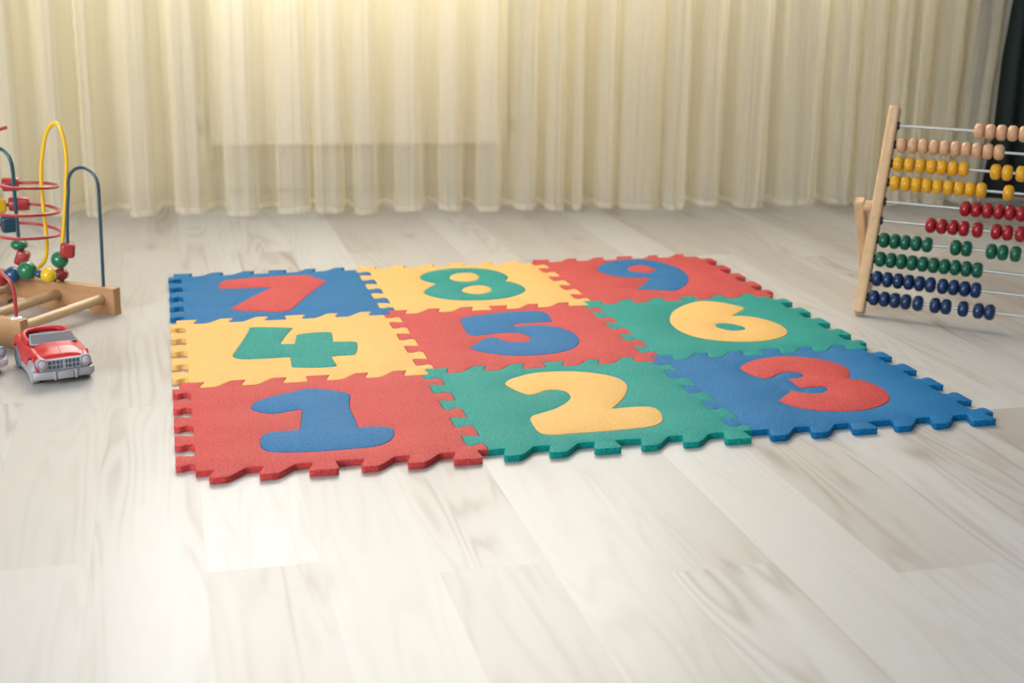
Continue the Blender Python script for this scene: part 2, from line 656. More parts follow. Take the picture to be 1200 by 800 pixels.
def signed(poly):
    return 0.5 * sum(poly[i - 1].x * poly[i].y - poly[i].x * poly[i - 1].y for i in range(len(poly)))


def inside(p, poly):
    r = False
    for i in range(len(poly)):
        a, b = poly[i - 1], poly[i]
        if (a.y > p.y) != (b.y > p.y) and p.x < (b.x - a.x) * (p.y - a.y) / (b.y - a.y) + a.x:
            r = not r
    return r


def slab(outer, holes, z0, z1, bev):
    """flat foam piece with holes and a softened upper edge; outer is counter-clockwise, so are the hole outlines"""
    bm = bmesh.new()
    loops = []
    for poly, sgn in [(outer, 1)] + [(h, -1) for h in holes]:
        n = len(poly)
        top = inset(poly, bev * sgn)
        mid = inset(poly, 0.3 * bev * sgn)
        r0 = [bm.verts.new((p.x, p.y, z0)) for p in poly]
        r1 = [bm.verts.new((p.x, p.y, z1 - bev)) for p in poly]
        r2 = [bm.verts.new((p.x, p.y, z1 - 0.3 * bev)) for p in mid]
        r3 = [bm.verts.new((p.x, p.y, z1)) for p in top]
        for A, B in ((r0, r1), (r1, r2), (r2, r3)):
            for k in range(n):
                k2 = (k + 1) % n
                f = (A[k], A[k2], B[k2], B[k])
                bm.faces.new(f if sgn > 0 else f[::-1])
        loops.append((top, r3, poly, r0))
    for pi, vi, flip in ((0, 1, False), (2, 3, True)):
        co, ed, vv = [], [], []
        for L in loops:
            b0 = len(co)
            co += [Vector((p.x, p.y)) for p in L[pi]]
            vv += L[vi]
            n = len(L[pi])
            ed += [(b0 + k, b0 + (k + 1) % n) for k in range(n)]
        rv, re, rf, ov, oe, of = geometry.delaunay_2d_cdt(co, ed, [], 0, 1e-7)
        mp = [vv[o[0]] if o else None for o in ov]
        for f in rf:
            cpt = (rv[f[0]] + rv[f[1]] + rv[f[2]]) / 3
            if not inside(cpt, loops[0][pi]) or any(inside(cpt, L[pi]) for L in loops[1:]):
                continue
            tri = [mp[i] for i in f]
            if None in tri or len(set(tri)) < 3:
                continue
            try:
                bm.faces.new(tri[::-1] if flip else tri)
            except ValueError:
                pass
    return bm


def smooth_glyph(pts):
    """closed outline from traced points (mm); a third value marks a sharp corner"""
    n = len(pts)
    P = [Vector((p[0] / 1000, p[1] / 1000)) for p in pts]
    cr = [len(p) > 2 for p in pts]
    out = []
    for i in range(n):
        p1, p2 = P[i], P[(i + 1) % n]
        p0 = p1 + (p1 - p2) * 0.5 if cr[i] else P[i - 1]
        p3 = p2 + (p2 - p1) * 0.5 if cr[(i + 1) % n] else P[(i + 2) % n]
        for s in range(5):
            u = s / 5
            out.append(0.5 * ((2 * p1) + (p2 - p0) * u + (2 * p0 - 5 * p1 + 4 * p2 - p3) * u * u + (3 * p1 - p0 - 3 * p2 + p3) * u ** 3))
    out = clean(out)
    return out if signed(out) > 0 else out[::-1]


GLYPH = {
 1: [[(67.6, 190.4), (76, 208.6), (96.7, 225.8), (122.4, 238.2), (134.8, 246.3), (149.6, 244.4), (169.9, 231.8), (183.5, 220.1), (185.8, 208.7), (182, 186.8), (179, 161.2), (179.8, 125.6), (179.3, 91.8, 1), (193.1, 92.7), (208.2, 89.6), (215.5, 81.9), (216.2, 70), (210.4, 50.5), (201.6, 37.9), (188.3, 29.6), (161.2, 27.4), (125.9, 27.1), (92.8, 31), (77.4, 37.3), (71.4, 45.4), (69.8, 59.8), (71.5, 77.3), (75.4, 90.1), (83.4, 96.3), (100.1, 98), (115, 98.1, 1), (119.8, 128.2), (125.2, 169.7, 1), (112.5, 167.2), (94.6, 160.7), (80.9, 166.1), (70.7, 177.4)]],
 2: [[(73.5, 216.7), (80.8, 231), (95.2, 242.2), (119.8, 254.2), (147.6, 255.1), (173.8, 249.9), (197.6, 237.1), (213.9, 220.1), (220, 202.7), (219.4, 180.8), (209.7, 155.1), (196.8, 131), (184.3, 113.3), (171.3, 97.4, 1), (188.9, 99.3), (208.9, 98.6), (221, 93.3), (224.4, 79.7), (221.2, 61.1), (214.3, 43.8), (203.6, 32.8), (187.8, 28.3), (151.6, 25.6), (109.9, 25.7), (85.6, 25.2), (73.1, 29.3), (67.4, 39.6), (67.8, 63.7), (69.6, 81.8), (74.4, 91.5), (87.3, 99.8), (106.7, 111.2), (121.4, 124.6), (133.7, 141.1), (139.5, 157.5), (137.9, 174.6), (127.1, 182.9), (115.4, 181.7), (101.6, 172.4), (92.4, 169.5), (84.6, 178.9), (76.7, 199.3)]],
 3: [[(83.6, 223.9), (93.8, 236.9), (114.8, 252.7), (141, 261), (165.5, 260.9), (186.6, 253.3), (204.6, 239.4), (215.8, 221), (220.4, 198.3), (214.9, 176.9), (205.9, 162.9), (198.9, 153.1, 1), (212, 144.3), (220, 126.2), (220.8, 99.3), (213.9, 74.7), (200.1, 55), (179.6, 41.7), (155.3, 34.3), (128.4, 35.6), (106.3, 42.3), (88.8, 55), (79, 69), (73.9, 87.6, 1), (106.4, 120.9, 1), (115.8, 110.8), (129.2, 103.5), (141.6, 105.6), (152.1, 115.1), (153.1, 126.6), (141.8, 129), (124.3, 126.6, 1), (122.2, 140.1), (123.8, 165.9, 1), (139.6, 168.2), (149.3, 176.2), (150.4, 186.7), (141.8, 193.5), (130.1, 194), (116.3, 185.4), (103.9, 175.5), (93.6, 176.3), (85.8, 191.6), (82.2, 210)]],
 4: [[(91.1, 240.6), (119.3, 236.4), (147.7, 226.9, 1), (136.1, 194.3), (124.6, 153.9, 1), (125.5, 146, 1), (142.2, 143.9, 1), (147.8, 176.5), (151.3, 189.5), (172.7, 196.5), (195.3, 194.6), (197.5, 185.4), (194.5, 144.3, 1), (208.3, 142.7), (223.1, 139.2), (224.8, 125.1), (218.2, 88.6), (212.2, 76.7), (198.2, 76.2), (183.4, 74.7, 1), (184.4, 53.5), (185.8, 31.6, 1), (178.6, 27.8), (154.8, 28.8), (129.2, 35.6, 1), (130.1, 58.9), (131.3, 82.8, 1), (111.8, 82.3), (86.2, 82.5), (66.9, 86.3), (59.3, 97.2), (59, 106.2), (64.8, 130.6), (77, 181.3), (86.9, 226)]],
 5: [[(83.8, 223), (91, 236.9), (116.7, 245.3), (150.1, 255.2), (178.7, 258), (205.8, 254.1), (215.7, 245.3), (217.6, 227.1), (214.6, 200.9), (210.3, 191.9), (195.6, 191.5), (171.7, 190.9), (157.3, 191.1), (152.6, 183.7), (152.2, 174.1), (164, 174.4), (184.2, 174.3), (205.3, 165.1), (219.6, 144.5), (225.5, 119.2), (222.9, 91.3), (212.5, 65.1), (197.3, 46.4), (176.2, 34.3), (151.2, 29.3), (126.4, 29.9), (103.4, 37.2), (82.3, 53), (63.9, 76.3, 1), (80.5, 100), (94.4, 119), (105.6, 125.2), (113.6, 118.2), (119.8, 103.9), (131.8, 93.9), (146, 92.9), (155.1, 99.9), (159.2, 112.2), (157.7, 128.2), (148.6, 140.4), (131.7, 145.6), (114.9, 144), (97.7, 140), (83.1, 140.5), (78.7, 149.9), (79.3, 178.9)]],
 6: [[(82.1, 174.1), (97.4, 205.2), (117.3, 231.4), (140.1, 252.2), (163.6, 264.6), (181.1, 261.3), (196.9, 249.4), (208.8, 233.3), (216.1, 217.5), (214, 207.2), (198, 190.6), (177, 170.6, 1), (195.1, 167.1), (212.7, 153.5), (223.8, 130), (227.5, 103.1), (222.9, 75.3), (210.8, 56), (189.8, 40.6), (164.4, 33.7), (134.8, 36), (111.7, 45.3), (93.4, 58.4), (79.5, 78.8), (72, 108.1), (73.2, 141)],
     [(133.8, 126.5), (141.7, 134.1), (152.5, 134.6), (162.8, 125.4), (169.9, 113.1), (170.2, 101.5), (162.3, 93.5), (148.5, 91.8), (138.1, 100.1), (132.2, 113.4)]],
 7: [[(56.8, 193.1), (60.9, 219.4), (69.4, 235.1), (92.5, 242.8), (128.1, 248.2), (167.5, 251.5), (198, 250.8), (206.3, 244.3), (216.5, 222.1), (226.1, 204.2), (225.4, 194.1), (212.2, 167.7), (189.4, 115.7), (166.9, 58), (157.2, 32.5), (147.2, 21), (134.1, 18.2), (112.2, 25.1), (88.7, 33.6), (70.1, 43.9), (69.3, 50.8), (86.9, 85.1), (111.1, 128.3), (138.3, 173.9, 1), (114.5, 177.6), (85.5, 178.5), (61.8, 181.5)]],
 8: [[(76.4, 204.2), (86, 224.9), (105.7, 243.3), (133.6, 254.8), (159.6, 255.8), (184.2, 249.6), (202.9, 234.5), (215.6, 210.7), (219.6, 184), (215.5, 167.3), (206.4, 151, 1), (217.3, 137.3), (225.3, 112.9), (225.6, 89), (215.1, 66.8), (194.2, 45.7), (169.2, 34.3), (141.5, 31.2), (115.4, 34.8), (93.9, 43.7), (76.9, 59.5), (65.1, 80.8), (63.1, 99.1), (71.2, 118), (82.4, 136), (93.8, 152.8, 1), (83.8, 166.1), (76.4, 183)],
     [(123.8, 193.8), (133, 212.1), (144.7, 220.5), (157.7, 221.4), (170.3, 212.5), (172.2, 192.8), (167.9, 173.8), (157, 161), (143.7, 157.3), (130.7, 162.8), (123.7, 175.8)],
     [(125.1, 102), (133.2, 116.8), (147.7, 127.5), (160, 127.5), (170.8, 117.2), (172.3, 99), (166.3, 83.3), (154.5, 73.2), (141.8, 69.9), (131.4, 76.9), (124.6, 89)]],
 9: [[(78.8, 210.8), (89, 230.4), (111.2, 254.6), (135.3, 266.8), (161, 272.1), (183.1, 266.4), (199.1, 249.3), (211, 221.7), (217.6, 190.8), (216.8, 155.7), (208.8, 119.2), (193.8, 85.2), (175, 56.5), (158, 38.8), (146.6, 35.4), (127.5, 43.1), (94.6, 56.9, 1), (110.5, 75.7), (128.8, 100.9), (144.3, 129.7, 1), (128.5, 131.9), (108.4, 139.4), (90.7, 153.9), (80.7, 177), (77, 195.5)],
     [(130.9, 202.8), (140.8, 218.4), (155.8, 225.3), (168.4, 219.8), (174.9, 202.6), (174.4, 185.3), (165.4, 171.4), (150.9, 165.6), (140.5, 171.3), (130.5, 183.3)]],
}

TILES = [(1, 0, 0, 'red', 'blue', 'at the near left corner of the mat'),
         (2, 1, 0, 'green', 'yellow', 'in the near row of the mat'),
         (3, 2, 0, 'blue', 'red', 'at the near right corner of the mat'),
         (4, 0, 1, 'yellow', 'green', 'on the left side of the mat'),
         (5, 1, 1, 'red', 'blue', 'in the centre of the mat'),
         (6, 2, 1, 'green', 'yellow', 'on the right side of the mat'),
         (7, 0, 2, 'blue', 'red', 'at the far left corner of the mat'),
         (8, 1, 2, 'yellow', 'green', 'in the far row of the mat'),
         (9, 2, 2, 'red', 'blue', 'at the far right corner of the mat')]
OUT = inset(clean(tile_outline()), 0.00025)
a5 = R(5.0)
for num, i, j, c1, c2, where in TILES:
    mx, my = i * 0.305, j * 0.305 - 0.005
    t = thing('puzzle_tile', '%s foam tile with %s number %d, %s' % (c1, c2, num, where), 'play mat tile',
              (mx * math.cos(a5) - my * math.sin(a5), mx * math.sin(a5) + my * math.cos(a5), 0.0004), a5, 'numbered foam puzzle tiles')
    loops = [[Vector((p.x, p.y + 0.005)) for p in smooth_glyph(L)] for L in GLYPH[num]]
    obj('foam_panel', slab(OUT, [inset(loops[0], -0.0002)], 0, TH, 0.0006), M['foam_' + c1], t, True, 50)
    nu = obj('numeral', slab(loops[0], [inset(h, -0.0002) for h in loops[1:]], 0, TH + 0.0005, 0.0006), M['foam_' + c2], t, True, 50)
    nu['label'] = '%s number %d set into the tile' % (c2, num)
    for h in loops[1:]:
        q = obj('numeral_centre', slab(h, [], 0, TH + 0.0002, 0.0006), M['foam_' + c1], nu, True, 50)
        q['label'] = '%s island inside the number' % c1

# ------------------------------------------------------------------ abacus
PHI, TAU = R(-37.15), R(22.8)
ab = thing('abacus', 'wooden frame abacus leaning back on its rear legs, ten rows of coloured beads', 'abacus',
           (0.9507 - 0.004 * math.cos(PHI), 0.5514 - 0.004 * math.sin(PHI), 0.0), PHI)
ct, st = math.cos(TAU), math.sin(TAU)
H0, DH = 0.0297, 0.0299


def abp(x, h, dep=0.0):
    """point on the leaning frame: x along the rods, h up the posts, dep behind the frame plane"""
    return Vector((x, h * st + dep * ct, h * ct - dep * st))


BASE_X = 0.305


def frame_bar(h0, h1, hw, hd, xc, bev):
    bm = bmesh.new()
    rows = []
    nseg = 20
    # stadium cross-section bar with softened ends
    prof = [(h0, 0.86), (h0 + 0.002, 0.97), (h0 + 0.005, 1.0), (h1 - 0.005, 1.0), (h1 - 0.002, 0.97), (h1, 0.86)]
    for h, s in prof:
        ring = []
        for k in range(nseg):
            a = 2 * PI * k / nseg
            ca, sa = math.cos(a), math.sin(a)
            e = 0.45
            x = hw * math.copysign(abs(ca) ** e, ca) * s
            d = hd * math.copysign(abs(sa) ** e, sa) * s
            ring.append(bm.verts.new(abp(xc + x, h, d)))
        rows.append(ring)
    for a, b in zip(rows, rows[1:]):
        for k in range(nseg):
            bm.faces.new((a[k], a[(k + 1) % nseg], b[(k + 1) % nseg], b[k]))
    bm.faces.new(rows[0][::-1])
    bm.faces.new(rows[-1])
    return bm


for xc in (0.0, BASE_X):
    # foot lifted so that the slanted lower end just touches the floor
    obj('post', frame_bar(0.0045, 0.3275, 0.0085, 0.0095, xc, 0.003), M['beech'], ab)
for xc, dx in ((-0.0265, -1), (BASE_X + 0.0265, 1)):
    # rear leg: a rounded bar from its pivot down and back to the floor
    piv = abp(xc, 0.170)
    foot = Vector((xc, piv.y + 0.095, 0.003))
    dv = (piv - foot)
    L = dv.length + 0.011
    dz = dv.normalized()
    dxv = Vector((1, 0, 0))
    dyv = dz.cross(dxv)
    bm = bmesh.new()
    rows = []
    for h, s in [(0, 0.85), (0.002, 0.97), (0.005, 1), (L - 0.007, 1), (L - 0.003, 0.9), (L, 0.62)]:
        ring = []
        for k in range(20):
            a = 2 * PI * k / 20
            ca, sa = math.cos(a), math.sin(a)
            x = 0.0080 * math.copysign(abs(ca) ** 0.45, ca) * (s if h < L - 0.02 else s ** 0.4)
            d = 0.0095 * math.copysign(abs(sa) ** 0.45, sa) * s
            ring.append(bm.verts.new(foot + dz * h + dxv * x + dyv * d))
        rows.append(ring)
    for a, b in zip(rows, rows[1:]):
        for k in range(20):
            bm.faces.new((a[k], a[(k + 1) % 20], b[(k + 1) % 20], b[k]))
    bm.faces.new(rows[0][::-1])
    bm.faces.new(rows[-1])
    obj('rear_leg', bm, M['beech'], ab)
    bm = bmesh.new()
    pc = abp(xc, 0.170)
    lathe(bm, [(0, 0.004), (0.0075, 0.004), (0.0085, 0.006), (0.0085, 0.016), (0.0075, 0.0185), (0, 0.0185)], pc, (-dx, 0, 0), 20)
    obj('pivot_peg', bm, M['beech'], ab)
ROWS = [('wood', [.1204 + .0158 * k for k in range(10)]),
        ('wood', [0.011, 0.0277, 0.043, 0.0594, 0.0748, 0.0907, 0.1060, 0.1216, 0.1374, 0.1532]),
        ('yellow', [0.011, 0.0276, 0.0442, 0.0603, 0.0760, 0.0919, 0.1074, 0.1531, 0.1695, 0.1891]),
        ('yellow', [0.0109, 0.0272, 0.0429, 0.0585, 0.0744, 0.0903, 0.1059, 0.1216, 0.1373, 0.1759]),
        ('red', [.1195 + .0158 * k for k in range(10)]),
        ('red', [0.0743, 0.0903, 0.1064, 0.1224, 0.1418, 0.1684, 0.1842, 0.202, 0.2178, 0.2336]),
        ('green', [0.0100, 0.0258, 0.0415, 0.0578, 0.0738, 0.1152, 0.1311, 0.1662, 0.1822, 0.2000]),
        ('green', [0.0095 + .01573 * k for k in range(10)]),
        ('blue', [0.0095, 0.0252, 0.0412, 0.0570, 0.0728, 0.0889, 0.1065, 0.1223, 0.1380, 0.1537]),
        ('blue', [0.0100, 0.0258, 0.0415, 0.0578, 0.0755, 0.1004, 0.1162, 0.1408, 0.1624, 0.1782])]
NAMES = {'wood': 'natural wood bead', 'yellow': 'glossy yellow bead', 'red': 'glossy red bead', 'green': 'glossy green bead', 'blue': 'glossy dark blue bead'}
bead_mesh = {}
XOFF = 0.0086             # rods start this far from the post's middle line
for k, (colr, xs) in enumerate(ROWS):
    h = H0 + DH * (9 - k)
    bm = bmesh.new()
    tube(bm, [abp(0.004, h), abp(BASE_X - 0.004, h)], 0.0022, 10)
    obj('rod', bm, M['steel'], ab)
    for xc, dx in ((0.0, 1), (BASE_X, -1)):
        bm = bmesh.new()
        lathe(bm, [(0.0021, 0.0075), (0.0066, 0.0075), (0.0068, 0.0098), (0.0050, 0.0112), (0.0021, 0.0112)], abp(xc, h), (dx, 0, 0), 16)
        obj('grommet', bm, M['black'], ab)
    for s in xs:
        x = s + XOFF
        if colr not in bead_mesh:
            bm = bmesh.new()
            prof = []
            for q in range(-8, 9):
                u = q / 8
                prof.append((0.0030 + 0.0088 * (1 - abs(u) ** 2.6) ** 0.5, u * 0.00785))
            lathe(bm, [(0.0023, -0.00765)] + prof + [(0.0023, 0.00765)], (0, 0, 0), (1, 0, 0), 24, closed=True)
            b = obj('bead', bm, M['bead_' + colr], ab, True, 60)
            bead_mesh[colr] = b.data
        else:
            b = bpy.data.objects.new('bead', bead_mesh[colr])
            C.objects.link(b)
            b.parent = ab
        b.location = abp(x, h)
        b['label'] = NAMES[colr]

# ------------------------------------------------------------------ bead maze
AM = R(-30.0)
mz = thing('bead_maze', 'wooden bead maze with red, yellow and teal looped wires on an open beech base', 'bead maze', (-0.1524, 0.6741, 0.0), AM)
RL = 0.335        # length of a side rail
RH = 0.0405


def rail(y0, y1):
    """side rail with feet and shallow arches cut in its lower edge"""
    bm = bmesh.new()
    up = [(0.0, RH), (-RL, RH)]
    low = []
    n = 68
    for i in range(n + 1):
        x = -RL * i / n
        per = (RL - 0.040) / 3.0
        u = ((-x - 0.040) % per) / per * per if -x > 0.040 else None
        z = 0.0
        if u is not None and -x < RL - 0.038:
            gap = per - 0.040
            if u < gap:
                z = 0.0105 * math.sin(PI * u / gap) ** 0.6
        low.append((x, z))
    ring = low + [(-RL, RH), (0.0, RH)]
    ring = [p for i, p in enumerate(ring) if i == 0 or (abs(p[0] - ring[i - 1][0]) + abs(p[1] - ring[i - 1][1])) > 1e-6]
    A = [bm.verts.new((x, y0, z)) for x, z in ring]
    B = [bm.verts.new((x, y1, z)) for x, z in ring]
    m = len(ring)
    fA = bm.faces.new(A)
    fB = bm.faces.new(B[::-1])
    for k in range(m):
        bm.faces.new((A[k], B[k], B[(k + 1) % m], A[(k + 1) % m]))
    es = [e for e in bm.edges if (e.verts[0].co.z > RH - 1e-5 and e.verts[1].co.z > RH - 1e-5) or abs(e.verts[0].co.x - e.verts[1].co.x) < 1e-6 and abs(e.verts[0].co.y - e.verts[1].co.y) < 1e-6]
    bmesh.ops.bevel(bm, geom=es, offset=0.0018, segments=3, affect='EDGES', profile=0.5)
    bmesh.ops.triangulate(bm, faces=[f for f in bm.faces if len(f.verts) > 6])
    return bm


obj('side_rail', rail(-0.0085, 0.0085), M['maple'], mz)
obj('side_rail', rail(-0.2085, -0.1915), M['maple'], mz)
for xd in (-0.022, -0.100, -0.190, -0.300):
    bm = bmesh.new()
    lathe(bm, [(0, 0), (0.0072, 0), (0.0072, 0.183), (0, 0.183)], (xd, -0.1915, 0.0235), (0, 1, 0), 18)
    obj('cross_dowel', bm, M['dowel'], mz)
WR = 0.0025


def wire(name, pts, m, r=WR, sub=8, label=None):
    bm = bmesh.new()
    tube(bm, catmull(pts, sub), r, 10)
    o = obj(name, bm, m, mz)
    if label:
        o['label'] = label
    return o


def yz(pts, y=0.0):
    return [(x, y, z) for x, z in pts]


wire('wire', yz([(-0.0233, RH - 0.008), (-0.0233, 0.046), (-0.0215, 0.1113), (-0.0205, 0.1700), (-0.0204, 0.1870), (-0.0213, 0.1939), (-0.0239, 0.2004), (-0.0281, 0.2060), (-0.0336, 0.2102), (-0.0400, 0.2129), (-0.0468, 0.2138), (-0.0536, 0.2129), (-0.0600, 0.2102), (-0.0655, 0.2060), (-0.0697, 0.2004), (-0.0723, 0.1939), (-0.0732, 0.1870),
                 (-0.0740, 0.1750), (-0.0785, 0.1446), (-0.0822, 0.1000), (-0.0840, 0.0860), (-0.0925, 0.0730), (-0.0962, 0.055), (-0.0965, RH - 0.006)]), M['wire_blue'], label='teal arched wire at the right end')
wire('wire', [(-0.150, 0.0, RH - 0.006), (-0.1495, 0.0, 0.0480)] + yz([(-0.1442, 0.0527), (-0.1306, 0.0644), (-0.1232, 0.0768), (-0.1197, 0.0965), (-0.12, 0.126), (-0.1215, 0.1666), (-0.1207, 0.1982), (-0.1168, 0.2234), (-0.1076, 0.2549),
                 (-0.0988, 0.269), (-0.0891, 0.2756), (-0.0807, 0.27), (-0.0749, 0.2507), (-0.0732, 0.22), (-0.0781, 0.1823), (-0.0858, 0.1313), (-0.0951, 0.0793), (-0.1020, 0.055), (-0.1025, RH - 0.006)]), M['wire_yellow'], 0.0029, label='tall yellow looped wire')
wire('wire', yz([(-0.270, RH - 0.006), (-0.268, 0.10), (-0.2635, 0.1562), (-0.2448, 0.2064), (-0.2171, 0.2272), (-0.1914, 0.2319), (-0.1811, 0.2269), (-0.1743, 0.2172), (-0.1714, 0.201), (-0.1716, 0.1693),
                 (-0.1715, 0.1244), (-0.1711, 0.0986), (-0.1700, 0.0723), (-0.1595, 0.0578), (-0.1540, 0.048), (-0.1535, RH - 0.006)]), M['wire_blue'], 0.0029, label='teal arched wire at the left')
# red spiral: keyed heights round a vertical axis (angles in the maze's own frame)
SPC, SPR = -0.175, 0.064
KEY = [(131 + 360 * 1.0 + 180, 0.262), (131 + 360, 0.2574), (131 + 300, 0.240), (311, 0.1849), (221 + 180 - 360, 0.1753)]
seq = [(-410, 0.2660), (-310, 0.2600), (-229, 0.2574), (-150, 0.225), (-100, 0.2000), (-49, 0.1849), (41, 0.1753), (131, 0.1726), (221, 0.1600), (311, 0.1445), (401, 0.1378),
       (491, 0.1404), (581, 0.1300), (671, 0.1106), (761, 0.1039), (851, 0.1112), (900, 0.108), (935, 0.085), (950, 0.06), (958, RH - 0.006)]
seq = seq[2:]
pts = []
for (a0, z0), (a1, z1) in zip(seq, seq[1:]):
    for q in range(8):
        u = q / 8
        s = u * u * (3 - 2 * u) * 0.4 + u * 0.6
        a = R(a0 + (a1 - a0) * u)
        rr = SPR if z0 > 0.1 else SPR
        pts.append((SPC + rr * math.cos(a), rr * math.sin(a), z0 + (z1 - z0) * s))
# the lower end comes down onto the rail
last = pts[-1]
pts = [p for p in pts if p[2] > 0.098]
pts += [(-0.243, 0.0, 0.075), (-0.243, 0.0, RH - 0.006)]
bm = bmesh.new()
tube(bm, catmull(pts, 3), WR, 10)
o = obj('wire', bm, M['wire_red'], mz)
o['label'] = 'red spiral wire'
wire('wire', [(-0.0121, -0.2, RH - 0.008), (-0.0121, -0.2, 0.0455), (-0.0118, -0.2, 0.0619), (-0.012, -0.2, 0.0736), (-0.0161, -0.2, 0.0883), (-0.0263, -0.2, 0.0978), (-0.0372, -0.2, 0.1002),
              (-0.055, -0.2, 0.097), (-0.066, -0.2, 0.085), (-0.07, -0.2, 0.065), (-0.07, -0.2, RH - 0.008)], M['wire_red'], label='small red arched wire on the near rail')
wire('wire', [(-0.225, -0.02, RH - 0.02 + 0.004), (-0.222, -0.03, 0.0440), (-0.205, -0.04, 0.0470), (-0.1768, -0.04, 0.0475), (-0.1528, -0.04, 0.0537), (-0.1256, -0.04, 0.0627), (-0.1045, -0.04, 0.0595), (-0.0877, -0.04, 0.0599),
              (-0.0850, -0.030, 0.0575), (-0.0930, -0.014, 0.0520), (-0.1070, -0.004, 0.0455), (-0.1085, -0.002, RH - 0.006)], M['wire_blue'], label='low wavy wire strung with beads')


def mbead(kind, p, m, label, size, rot=(0, 0, 0), parent=None):
    bm = bmesh.new()
    if kind == 'ball':
        n = 14
        lathe(bm, [(size * math.sin(PI * i / n) if 0 < i < n else 0, -size * math.cos(PI * i / n)) for i in range(n + 1)], (0, 0, 0), (0, 0, 1), 24)
    elif kind == 'oval':
        n = 14
        lathe(bm, [(size[0] * math.sin(PI * i / n) if 0 < i < n else 0, -size[1] * math.cos(PI * i / n)) for i in range(n + 1)], (0, 0, 0), (0, 0, 1), 24)
    elif kind == 'cube':
        sx, sy, sz = size
        box(bm, -sx, sx, -sy, sy, -sz, sz, min(size) * 0.5, 5)
    else:   # drum with rounded rims along x
        rr, hh = size
        e = rr * 0.25
        lathe(bm, [(0, -hh), (rr - e, -hh), (rr - 0.3 * e, -hh + 0.3 * e), (rr, -hh + e), (rr, hh - e), (rr - 0.3 * e, hh - 0.3 * e), (rr - e, hh), (0, hh)], (0, 0, 0), (1, 0, 0), 24)
    o = obj('bead', bm, m, mz, True, 50)
    o.location = p
    o.rotation_euler = rot
    o['label'] = label
    return o


def sp(deg, z, dr=0.0):
    a = R(deg)
    return (SPC + (SPR + dr) * math.cos(a), (SPR + dr) * math.sin(a), z)


mbead('cube', (-0.0830, 0, 0.0895), M['m_red'], 'red rounded cube bead on the right arch', (0.0106, 0.0106, 0.0112), (0, R(6), R(38)))
mbead('ball', (-0.0985, 0, 0.0735), M['m_green'], 'green ball bead beside the red cube', 0.0128)
mbead('oval', (-0.0985, 0, 0.0515), M['m_red'], 'red bead at the foot of the yellow wire', (0.0112, 0.0092))
mbead('oval', (-0.1711, 0, 0.0900), M['m_green'], 'flattened green bead under the spiral', (0.0125, 0.0085))
mbead('cube', (-0.1672, 0, 0.0700), M['m_red'], 'red block bead tilted on the left arch', (0.0094, 0.0092, 0.0118), (0, R(22), R(24)))
mbead('ball', (-0.1768, -0.04, 0.0475), M['m_red'], 'red ball bead on the low wire', 0.0135)
mbead('ball', (-0.1528, -0.04, 0.0537), M['m_blue'], 'blue ball bead on the low wire', 0.0122)
mbead('ball', (-0.1256, -0.04, 0.0627), M['m_green'], 'green ball bead on the low wire', 0.0138)
mbead('ball', (-0.1045, -0.04, 0.0595), M['m_blue'], 'small blue bead between green and yellow balls', 0.0060)
mbead('ball', (-0.0880, -0.04, 0.0595), M['m_yellow'], 'yellow ball bead on the low wire', 0.0112)
mbead('drum', sp(133, 0.1712 - 0.0005), M['m_red'], 'red bead on the top spiral turn', (0.0105, 0.0125), (0, 0, R(40)))
mbead('drum', sp(124, 0.1404), M['m_red'], 'red drum bead on the middle spiral turn', (0.0108, 0.0152), (0, 0, R(36)))
mbead('cube', sp(152, 0.1392), M['m_yellow'], 'yellow block bead on the middle spiral turn', (0.0115, 0.0100, 0.0108), (0, 0, R(58)))
mbead('cube', sp(140, 0.1100), M['wire_blue'], 'dark teal block bead on the lowest spiral turn', (0.0115, 0.0105, 0.0128), (0, 0, R(46)))
bm = bmesh.new()
lathe(bm, [(0.0022, RH - 0.001), (0.0078, RH - 0.001), (0.0078, RH + 0.0012), (0.0060, RH + 0.0024), (0.0022, RH + 0.0028)], (-0.0121, -0.2, 0), (0, 0, 1), 18, closed=True)
o = obj('wire_socket', bm, M['white'], mz)
o['label'] = 'white plastic wire socket'

# ------------------------------------------------------------------ toy cars


def lerp_table(tab, x):
    if x <= tab[0][0]:
        return tab[0][1]
    for (a, u), (b, v) in zip(tab, tab[1:]):
        if x <= b:
            s = (x - a) / (b - a)
            s = s * s * (3 - 2 * s)
            return u + (v - u) * s
    return tab[-1][1]


